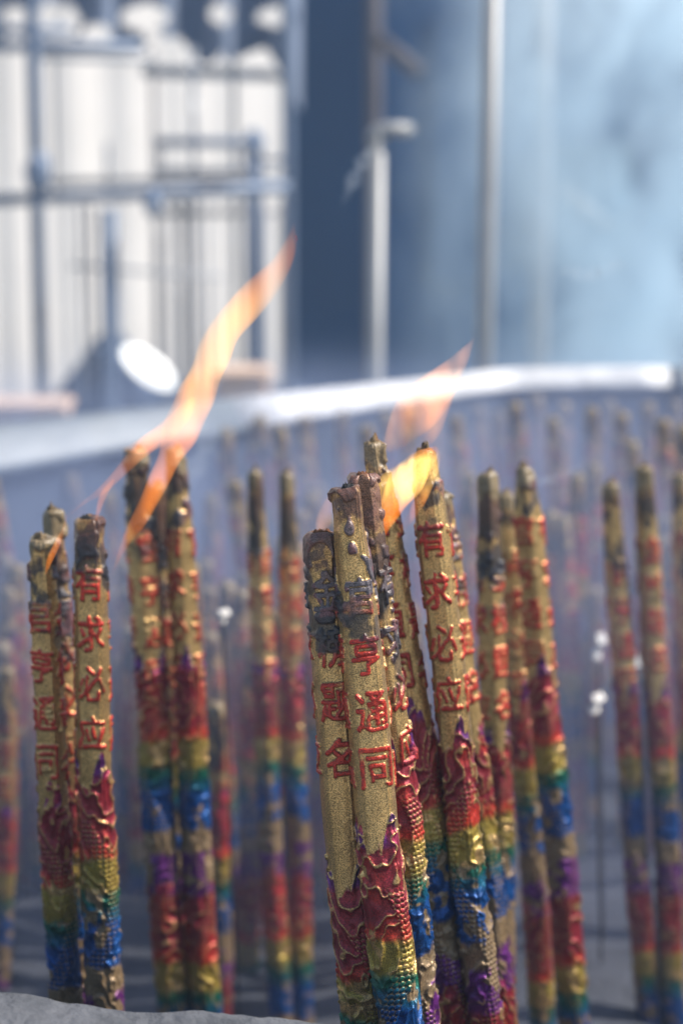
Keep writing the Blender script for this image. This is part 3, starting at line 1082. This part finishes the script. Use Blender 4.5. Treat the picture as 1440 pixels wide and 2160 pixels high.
dish = empty("enamel_dish", at(312, 775, 4.2))
tag(dish, "overexposed white dish leaning on the dark stall behind the big flame", "dish")
bm = bmesh.new()
c = at(313, 776, 4.2)
nrm = (TO_SUN * 0.9 + (CAM - c).normalized() * 0.75).normalized()
ea = (at(380, 800, 4.2) - at(250, 745, 4.2)); ea = (ea - nrm * ea.dot(nrm)).normalized()
eb = nrm.cross(ea)
lay = []
for (rr_, h_) in ((0.0, -0.003), (0.5, -0.002), (0.85, 0.0), (1.0, 0.002), (1.03, 0.0), (0.85, -0.008), (0.5, -0.02), (0.0, -0.022)):
    lay.append([bm.verts.new(c + ea * (0.056 * rr_ * math.cos(t)) + eb * (0.034 * rr_ * math.sin(t)) + nrm * h_) for t in [2 * math.pi * k / 32 for k in range(32)]])
for a, b in zip(lay[:-1], lay[1:]):
    for k in range(32):
        k2 = (k + 1) % 32
        bm.faces.new((a[k], a[k2], b[k2], b[k]))
bmesh.ops.remove_doubles(bm, verts=bm.verts, dist=1e-5)
bmesh.ops.recalc_face_normals(bm, faces=bm.faces)
bm_obj("bowl", bm, M_DISH, dish, True)

for (label, px0, px1, py0, py1, D) in (("long peach coloured box at the far left beyond the rim", -60, 138, 872, 930, 4.0),
                                        ("pale peach box to the right of the flame beyond the rim", 452, 566, 800, 860, 4.6)):
    bm = bmesh.new()
    pa = at(px0, py0, D); pb = at(px1, py1, D)
    h = pa.z
    bx = empty("peach_box", ((pa.x + pb.x) / 2, pa.y, 0)); tag(bx, label, "box")
    box_bm(bm, ((pa.x + pb.x) / 2, pa.y + 0.05, h / 2), (pb.x - pa.x, 0.10, h), bev=0.01)
    bm_obj("carton", bm, M_PEACH, bx)
    bm = bmesh.new()
    box_bm(bm, ((pa.x + pb.x) / 2, pa.y + 0.05, h + 0.006), (pb.x - pa.x + 0.012, 0.112, 0.014), bev=0.004)
    bm_obj("lid", bm, M_PEACH, bx)


# white slips added to stand in for bright glints among the back sticks
M_GLINT = surf("white_glint", (0.88, 0.84, 0.78), 0.8, 0, 20, 0.02)
for (label, px, w, y0, y1, D) in (("lower white slip added as a glint left of the far right pair of sticks", 1258, 26, 1462, 1506, 2.1),
                                   ("upper white slip added as a glint left of the far right pair of sticks", 1264, 20, 1335, 1395, 2.16),
                                   ("narrow white slip added as a glint between the two far right sticks", 1338, 14, 1380, 1450, 2.12),
                                   ("small white scrap added as a glint left of the front trio", 470, 20, 1285, 1315, 2.0)):
    t = empty("glint_slip", at(px, y1, D)); tag(t, label, "paper slip")
    bm = bmesh.new()
    a_ = at(px - w / 2, y0, D); b_ = at(px + w / 2, y1, D)
    nn_ = Vector((0.75, -0.65, 0)); sd_ = Vector((0.65, 0.75, 0))
    hw = (b_.x - a_.x) / 2 / 0.65
    c_ = at(px, y0, D)
    zs = [a_.z, a_.z * 0.66 + b_.z * 0.34, a_.z * 0.33 + b_.z * 0.67, b_.z]
    vr = []
    for k_, z_ in enumerate(zs):
        f_ = (0.8, 1.0, 1.0, 0.75)[k_]
        cc_ = Vector((c_.x, c_.y, z_)) + nn_ * (0.004 * math.sin(k_ * 2))
        vr.append([bm.verts.new(cc_ + sd_ * hw * f_ * u_ + nn_ * e_) for (u_, e_) in ((-1, 0.0), (0, 0.003), (1, 0.0), (1, -0.001), (0, 0.002), (-1, -0.001))])
    for a2, b2 in zip(vr[:-1], vr[1:]):
        for k_ in range(6):
            bm.faces.new((a2[k_], b2[k_], b2[(k_ + 1) % 6], a2[(k_ + 1) % 6]))
    bm.faces.new(vr[0]); bm.faces.new(vr[-1])
    bmesh.ops.recalc_face_normals(bm, faces=bm.faces)
    bm_obj("slip", bm, M_GLINT, t)
    bm = bmesh.new()
    tube_bm(bm, [Vector((c_.x, c_.y + 0.003, a_.z - 0.004)), Vector((c_.x, c_.y + 0.002, b_.z)), Vector((c_.x + 0.01, c_.y, ASH_Z - 0.01))], 0.0012, 8)
    bm_obj("stem", bm, M_BAMBOO, t, True)

# ------------------------------------------------------------------ flames
def flame_mat(name, stops, z0, z1, strength, nscale=40, contrast=(0.30, 0.70)):
    m, n, l, out = new_mat(name)
    em = n.new("ShaderNodeEmission")
    geo = n.new("ShaderNodeNewGeometry")
    sx = n.new("ShaderNodeSeparateXYZ")
    l.new(geo.outputs['Position'], sx.inputs[0])
    mr = n.new("ShaderNodeMapRange")
    mr.inputs[1].default_value = z0
    mr.inputs[2].default_value = z1
    l.new(sx.outputs[2], mr.inputs[0])
    cr = n.new("ShaderNodeValToRGB")
    els = cr.color_ramp.elements
    while len(els) < len(stops): els.new(0.5)
    for e, (p, c, s) in zip(els, stops):
        e.position = p; e.color = (*[x * s for x in c], 1)
    l.new(mr.outputs[0], cr.inputs[0])
    l.new(cr.outputs[0], em.inputs[0])
    mp = n.new("ShaderNodeMapping")
    mp.inputs['Rotation'].default_value = (0, rad(-38), 0)
    mp.inputs['Scale'].default_value = (1.6, 1.6, 0.32)
    l.new(geo.outputs['Position'], mp.inputs[0])
    nz = n.new("ShaderNodeTexNoise")
    nz.inputs['Scale'].default_value = nscale
    nz.inputs['Detail'].default_value = 1.5
    l.new(mp.outputs[0], nz.inputs['Vector'])
    m2 = n.new("ShaderNodeMapRange")
    m2.inputs[1].default_value = contrast[0]
    m2.inputs[2].default_value = contrast[1]
    m2.inputs[3].default_value = 0.15 * strength
    m2.inputs[4].default_value = 1.6 * strength
    l.new(nz.outputs[0], m2.inputs[0])
    l.new(m2.outputs[0], em.inputs[1])
    ab = n.new("ShaderNodeVolumeAbsorption")
    ab.inputs['Color'].default_value = (1.0, 0.62, 0.28, 1)
    ab.inputs['Density'].default_value = 34
    ad = n.new("ShaderNodeAddShader")
    l.new(em.outputs[0], ad.inputs[0]); l.new(ab.outputs[0], ad.inputs[1])
    l.new(ad.outputs[0], out.inputs['Volume'])
    m.cycles.volume_step_rate = 0.5 if hasattr(m, 'cycles') and hasattr(m.cycles, 'volume_step_rate') else 1
    return m


OR = (1.0, 0.26, 0.02); YE = (1.0, 0.62, 0.16); YO = (1.0, 0.46, 0.09); PK = (1.0, 0.36, 0.16); PALE = (1.0, 0.45, 0.24)


def flame_tongue(pts, name, mat, parent, flat=0.55, D=None):
    """pts: (px, py, halfwidth px, depth)"""
    ps, rr_ = [], []
    P_ = [Vector((a, b, c, d_)) for a, b, c, d_ in pts]
    n = len(P_)
    out = []
    for i in range(n - 1):
        p0 = P_[max(0, i - 1)]; p1 = P_[i]; p2 = P_[i + 1]; p3 = P_[min(n - 1, i + 2)]
        for j in range(6):
            t = j / 6
            out.append(0.5 * ((2 * p1) + (-p0 + p2) * t + (2 * p0 - 5 * p1 + 4 * p2 - p3) * t * t + (-p0 + 3 * p1 - 3 * p2 + p3) * t ** 3))
    out.append(P_[-1])
    for v in out:
        ps.append(at(v[0], v[1], v[3])); rr_.append(max(0.4, v[2] * 0.9 * (1 + 0.05 * math.sin(v[1] * 0.09 + v[0] * 0.05))) * v[3] / FPX)
    bm = bmesh.new()
    tube_bm(bm, ps, rr_, 20, flat)
    return bm_obj(name, bm, mat, parent, True)


def zz(py, D): return at(0, py, D).z


FD = 1.40
fm1 = flame_mat("big_flame", [(0.0, OR, 0.6), (0.20, OR, 1.0), (0.42, PK, 0.6), (0.58, YO, 1.1), (0.75, YO, 0.8), (0.88, OR, 0.7), (1.0, PK, 0.3)],
                zz(1210, FD), zz(470, FD), 64, 42, (0.24, 0.70))
f1 = empty("flame", at(330, 1000, FD))
tag(f1, "tall orange flame sweeping up right from the left and middle sticks", "flame")
flame_tongue([(236, 1215, 1, FD), (262, 1150, 10, FD), (300, 1085, 21, FD), (332, 1020, 24, FD), (360, 960, 30, FD), (385, 900, 46, FD), (410, 845, 44, FD), (438, 780, 40, FD), (470, 705, 40, FD),
              (515, 650, 38, FD), (560, 600, 34, FD), (592, 560, 26, FD), (612, 515, 15, FD), (621, 470, 2, FD)], "tongue", fm1, f1)
flame_tongue([(262, 950, 6, FD + .0), (300, 940, 20, FD), (345, 915, 26, FD), (385, 875, 22, FD), (410, 840, 8, FD)], "tongue", fm1, f1)
flame_tongue([(140, 1092, 2, FD), (178, 1060, 5, FD), (215, 1035, 11, FD), (250, 1000, 13, FD), (285, 962, 18, FD), (320, 930, 22, FD), (350, 900, 10, FD)], "tongue", fm1, f1)
flame_tongue([(203, 1098, 3, FD - .01), (212, 1062, 8, FD - .01), (222, 1038, 9, FD - .01), (240, 1012, 4, FD - .01)], "tongue", fm1, f1)
fm1b = flame_mat("small_flame", [(0.0, OR, 0.9), (0.5, OR, 1.3), (1.0, PK, 0.4)], zz(1210, 1.36), zz(1060, 1.36), 130)
f1b = empty("flame", at(115, 1170, 1.36))
tag(f1b, "tiny orange flame licking the sooty neck of the leftmost sticks", "flame")
flame_tongue([(96, 1212, 2, 1.36), (106, 1180, 8, 1.36), (120, 1150, 8, 1.36), (134, 1118, 5, 1.36), (142, 1085, 2, 1.36)], "tongue", fm1b, f1b)

HD = 1.352
fm2 = flame_mat("bright_flame", [(0.0, OR, 0.8), (0.35, OR, 1.1), (0.65, YE, 1.8), (0.9, YE, 1.6), (1.0, OR, 0.8)], zz(1150, HD), zz(950, HD), 74, 75, (0.36, 0.62))
f2 = empty("flame", at(840, 1030, HD))
tag(f2, "bright yellow flame fanning right from the front trio across the next stick", "flame")
flame_tongue([(797, 1172, 1, HD), (806, 1120, 13, HD), (826, 1068, 30, HD), (852, 1022, 41, HD), (880, 985, 34, HD), (904, 962, 23, HD), (922, 944, 7, HD)], "tongue", fm2, f2)
flame_tongue([(792, 1100, 4, HD), (800, 1050, 16, HD), (815, 1020, 22, HD), (850, 990, 18, HD), (890, 962, 6, HD)], "tongue", fm2, f2)
flame_tongue([(822, 1160, 1, HD + .02), (846, 1120, 7, HD + .02), (872, 1080, 12, HD + .02), (895, 1035, 15, HD + .02), (914, 990, 13, HD + .02), (926, 952, 3, HD + .02)], "tongue", fm2, f2)
fm3 = flame_mat("pale_flame", [(0.0, PALE, 0.3), (0.4, PALE, 0.6), (0.8, PALE, 1.1), (1.0, PALE, 1.3)], zz(1000, HD + .06), zz(710, HD + .06), 48, 45)
f3 = empty("flame", at(900, 850, HD + .06))
tag(f3, "pale translucent pointed flame rising to the bright rim above the faceted tip", "flame")
GD = HD + 0.06
flame_tongue([(815, 950, 12, GD), (838, 920, 34, GD), (868, 880, 52, GD), (905, 838, 50, GD), (938, 800, 38, GD), (968, 762, 22, GD), (988, 732, 9, GD), (1000, 712, 1, GD)], "tongue", fm3, f3)
flame_tongue([(893, 945, 12, GD + .01), (908, 905, 24, GD + .01), (930, 860, 22, GD + .01), (952, 815, 14, GD + .01), (972, 775, 4, GD + .01)], "tongue", fm3, f3)
fm4 = flame_mat("faint_flame", [(0.0, PALE, 0.7), (0.6, PALE, 0.9), (1.0, PALE, 0.3)], zz(1120, 1.33), zz(1020, 1.33), 70, 50)
f4 = empty("flame", at(685, 1080, 1.36))
tag(f4, "faint peach flame behind the front trio, left of the charred tip", "flame")
flame_tongue([(676, 1130, 10, 1.36), (682, 1100, 18, 1.36), (692, 1065, 14, 1.36), (704, 1035, 5, 1.36)], "tongue", fm4, f4)


# ------------------------------------------------------------------ smoke
def smoke_box(name, lo, hi, dens, scale, thr, rot, seed, grad=None, stretch=(1, 1, 1), col=(0.58, 0.82, 1.0)):
    m, n, l, out = new_mat(name)
    pv = n.new("ShaderNodeVolumePrincipled")
    pv.inputs['Color'].default_value = (*col, 1)
    pv.inputs['Anisotropy'].default_value = 0.2
    geo = n.new("ShaderNodeNewGeometry")
    mp = n.new("ShaderNodeMapping")
    mp.inputs['Location'].default_value = (seed, seed * 0.7, 0)
    mp.inputs['Rotation'].default_value = rot
    mp.inputs['Scale'].default_value = stretch
    l.new(geo.outputs['Position'], mp.inputs[0])
    nz = n.new("ShaderNodeTexNoise")
    nz.inputs['Scale'].default_value = scale
    nz.inputs['Detail'].default_value = 4
    nz.inputs['Roughness'].default_value = 0.62
    nz.inputs['Distortion'].default_value = 0.9
    l.new(mp.outputs[0], nz.inputs['Vector'])
    mr = n.new("ShaderNodeMapRange")
    mr.interpolation_type = 'SMOOTHSTEP'
    mr.inputs[1].default_value = thr[0]
    mr.inputs[2].default_value = thr[1]
    mr.inputs[3].default_value = 0.0
    mr.inputs[4].default_value = dens
    l.new(nz.outputs[0], mr.inputs[0])
    last = mr.outputs[0]
    # fade towards the faces of the domain
    sx = n.new("ShaderNodeSeparateXYZ")
    l.new(geo.outputs['Position'], sx.inputs[0])
    for ax, (a, b) in enumerate(grad):
        for (e0, e1) in ((a[0], a[1]), (b[0], b[1])):
            g_ = n.new("ShaderNodeMapRange")
            g_.interpolation_type = 'SMOOTHSTEP'
            g_.inputs[1].default_value = min(e0, e1)
            g_.inputs[2].default_value = max(e0, e1)
            if e0 < e1:
                g_.inputs[3].default_value = 0; g_.inputs[4].default_value = 1
            else:
                g_.inputs[3].default_value = 1; g_.inputs[4].default_value = 0
            l.new(sx.outputs[ax], g_.inputs[0])
            mu = n.new("ShaderNodeMath"); mu.operation = 'MULTIPLY'
            l.new(last, mu.inputs[0]); l.new(g_.outputs[0], mu.inputs[1])
            last = mu.outputs[0]
    l.new(last, pv.inputs['Density'])
    l.new(pv.outputs[0], out.inputs['Volume'])
    bm = bmesh.new()
    c = [(lo[k] + hi[k]) / 2 for k in range(3)]; s = [hi[k] - lo[k] for k in range(3)]
    box_bm(bm, c, s)
    o = bm_obj("smoke", bm, m, None)
    tag(o, kind="stuff")
    return o


smoke_box("drifting_smoke", (-0.15, 3.42, 0.55), (0.74, 4.0, 1.62), 10.5, 5.2, (0.36, 0.66), (0, rad(35), 0), 4.6,
          grad=[((0.02, 0.58), (0.74, 0.66)), ((3.42, 3.52), (3.99, 3.9)), ((0.56, 0.8), (1.62, 1.56))], stretch=(1.3, 0.8, 0.8), col=(0.77, 0.91, 1.0))
smoke_box("burner_smoke", (-0.75, 1.58, 0.62), (0.85, 3.02, 1.10), 2.1, 6.0, (0.34, 0.62), (0, rad(20), 0), 7.7,
          grad=[((-0.75, -0.45), (0.85, 0.7)), ((1.58, 2.5), (3.02, 2.96)), ((0.62, 0.66), (1.10, 0.99))], stretch=(1.3, 1.0, 0.6), col=(0.52, 0.62, 0.88))


def wisp(pts, r, dens, D):
    m = WISP[dens] if dens in WISP else None
    if m is None:
        m, n, l, out = new_mat("wisp")
        pv = n.new("ShaderNodeVolumePrincipled")
        pv.inputs['Color'].default_value = (0.85, 0.93, 1.0, 1)
        pv.inputs['Density'].default_value = dens
        l.new(pv.outputs[0], out.inputs['Volume'])
        WISP[dens] = m
    V_ = bez(pts, 6)
    ps = [at(v[0], v[1], D + 0.01 * math.sin(i * 0.7)) for i, v in enumerate(V_)]
    n_ = len(ps)
    rr_ = [max(0.08, math.sin(math.pi * i / (n_ - 1)) ** 0.8) * r * (1 + 0.25 * math.sin(i * 1.3)) * D / FPX for i in range(n_)]
    bm = bmesh.new()
    tube_bm(bm, ps, rr_, 12, 0.6)
    tag(bm_obj("smoke_wisp", bm, m, None, True), kind="stuff")


WISP = {}
wisp([(1165, 592), (1195, 570), (1230, 582), (1268, 572), (1300, 556), (1322, 562)], 16, 14, 1.9)
wisp([(722, 430), (745, 380), (768, 335), (785, 305)], 18, 14, 2.0)
wisp([(400, 1040), (415, 985), (440, 930), (490, 890)], 22, 11, 2.0)
wisp([(1080, 1036), (1120, 1018), (1180, 1006), (1232, 972)], 12, 16, 1.8)

# haze: thin incense air round everything
m, n, l, out = new_mat("thin_haze")
pv = n.new("ShaderNodeVolumePrincipled")
pv.inputs['Color'].default_value = (0.62, 0.80, 1.0, 1)
pv.inputs['Density'].default_value = 0.009
l.new(pv.outputs[0], out.inputs['Volume'])
bm = bmesh.new()
box_bm(bm, (0, 8, 2.6), (40, 36, 7.2))
tag(bm_obj("haze", bm, m, None), kind="stuff")
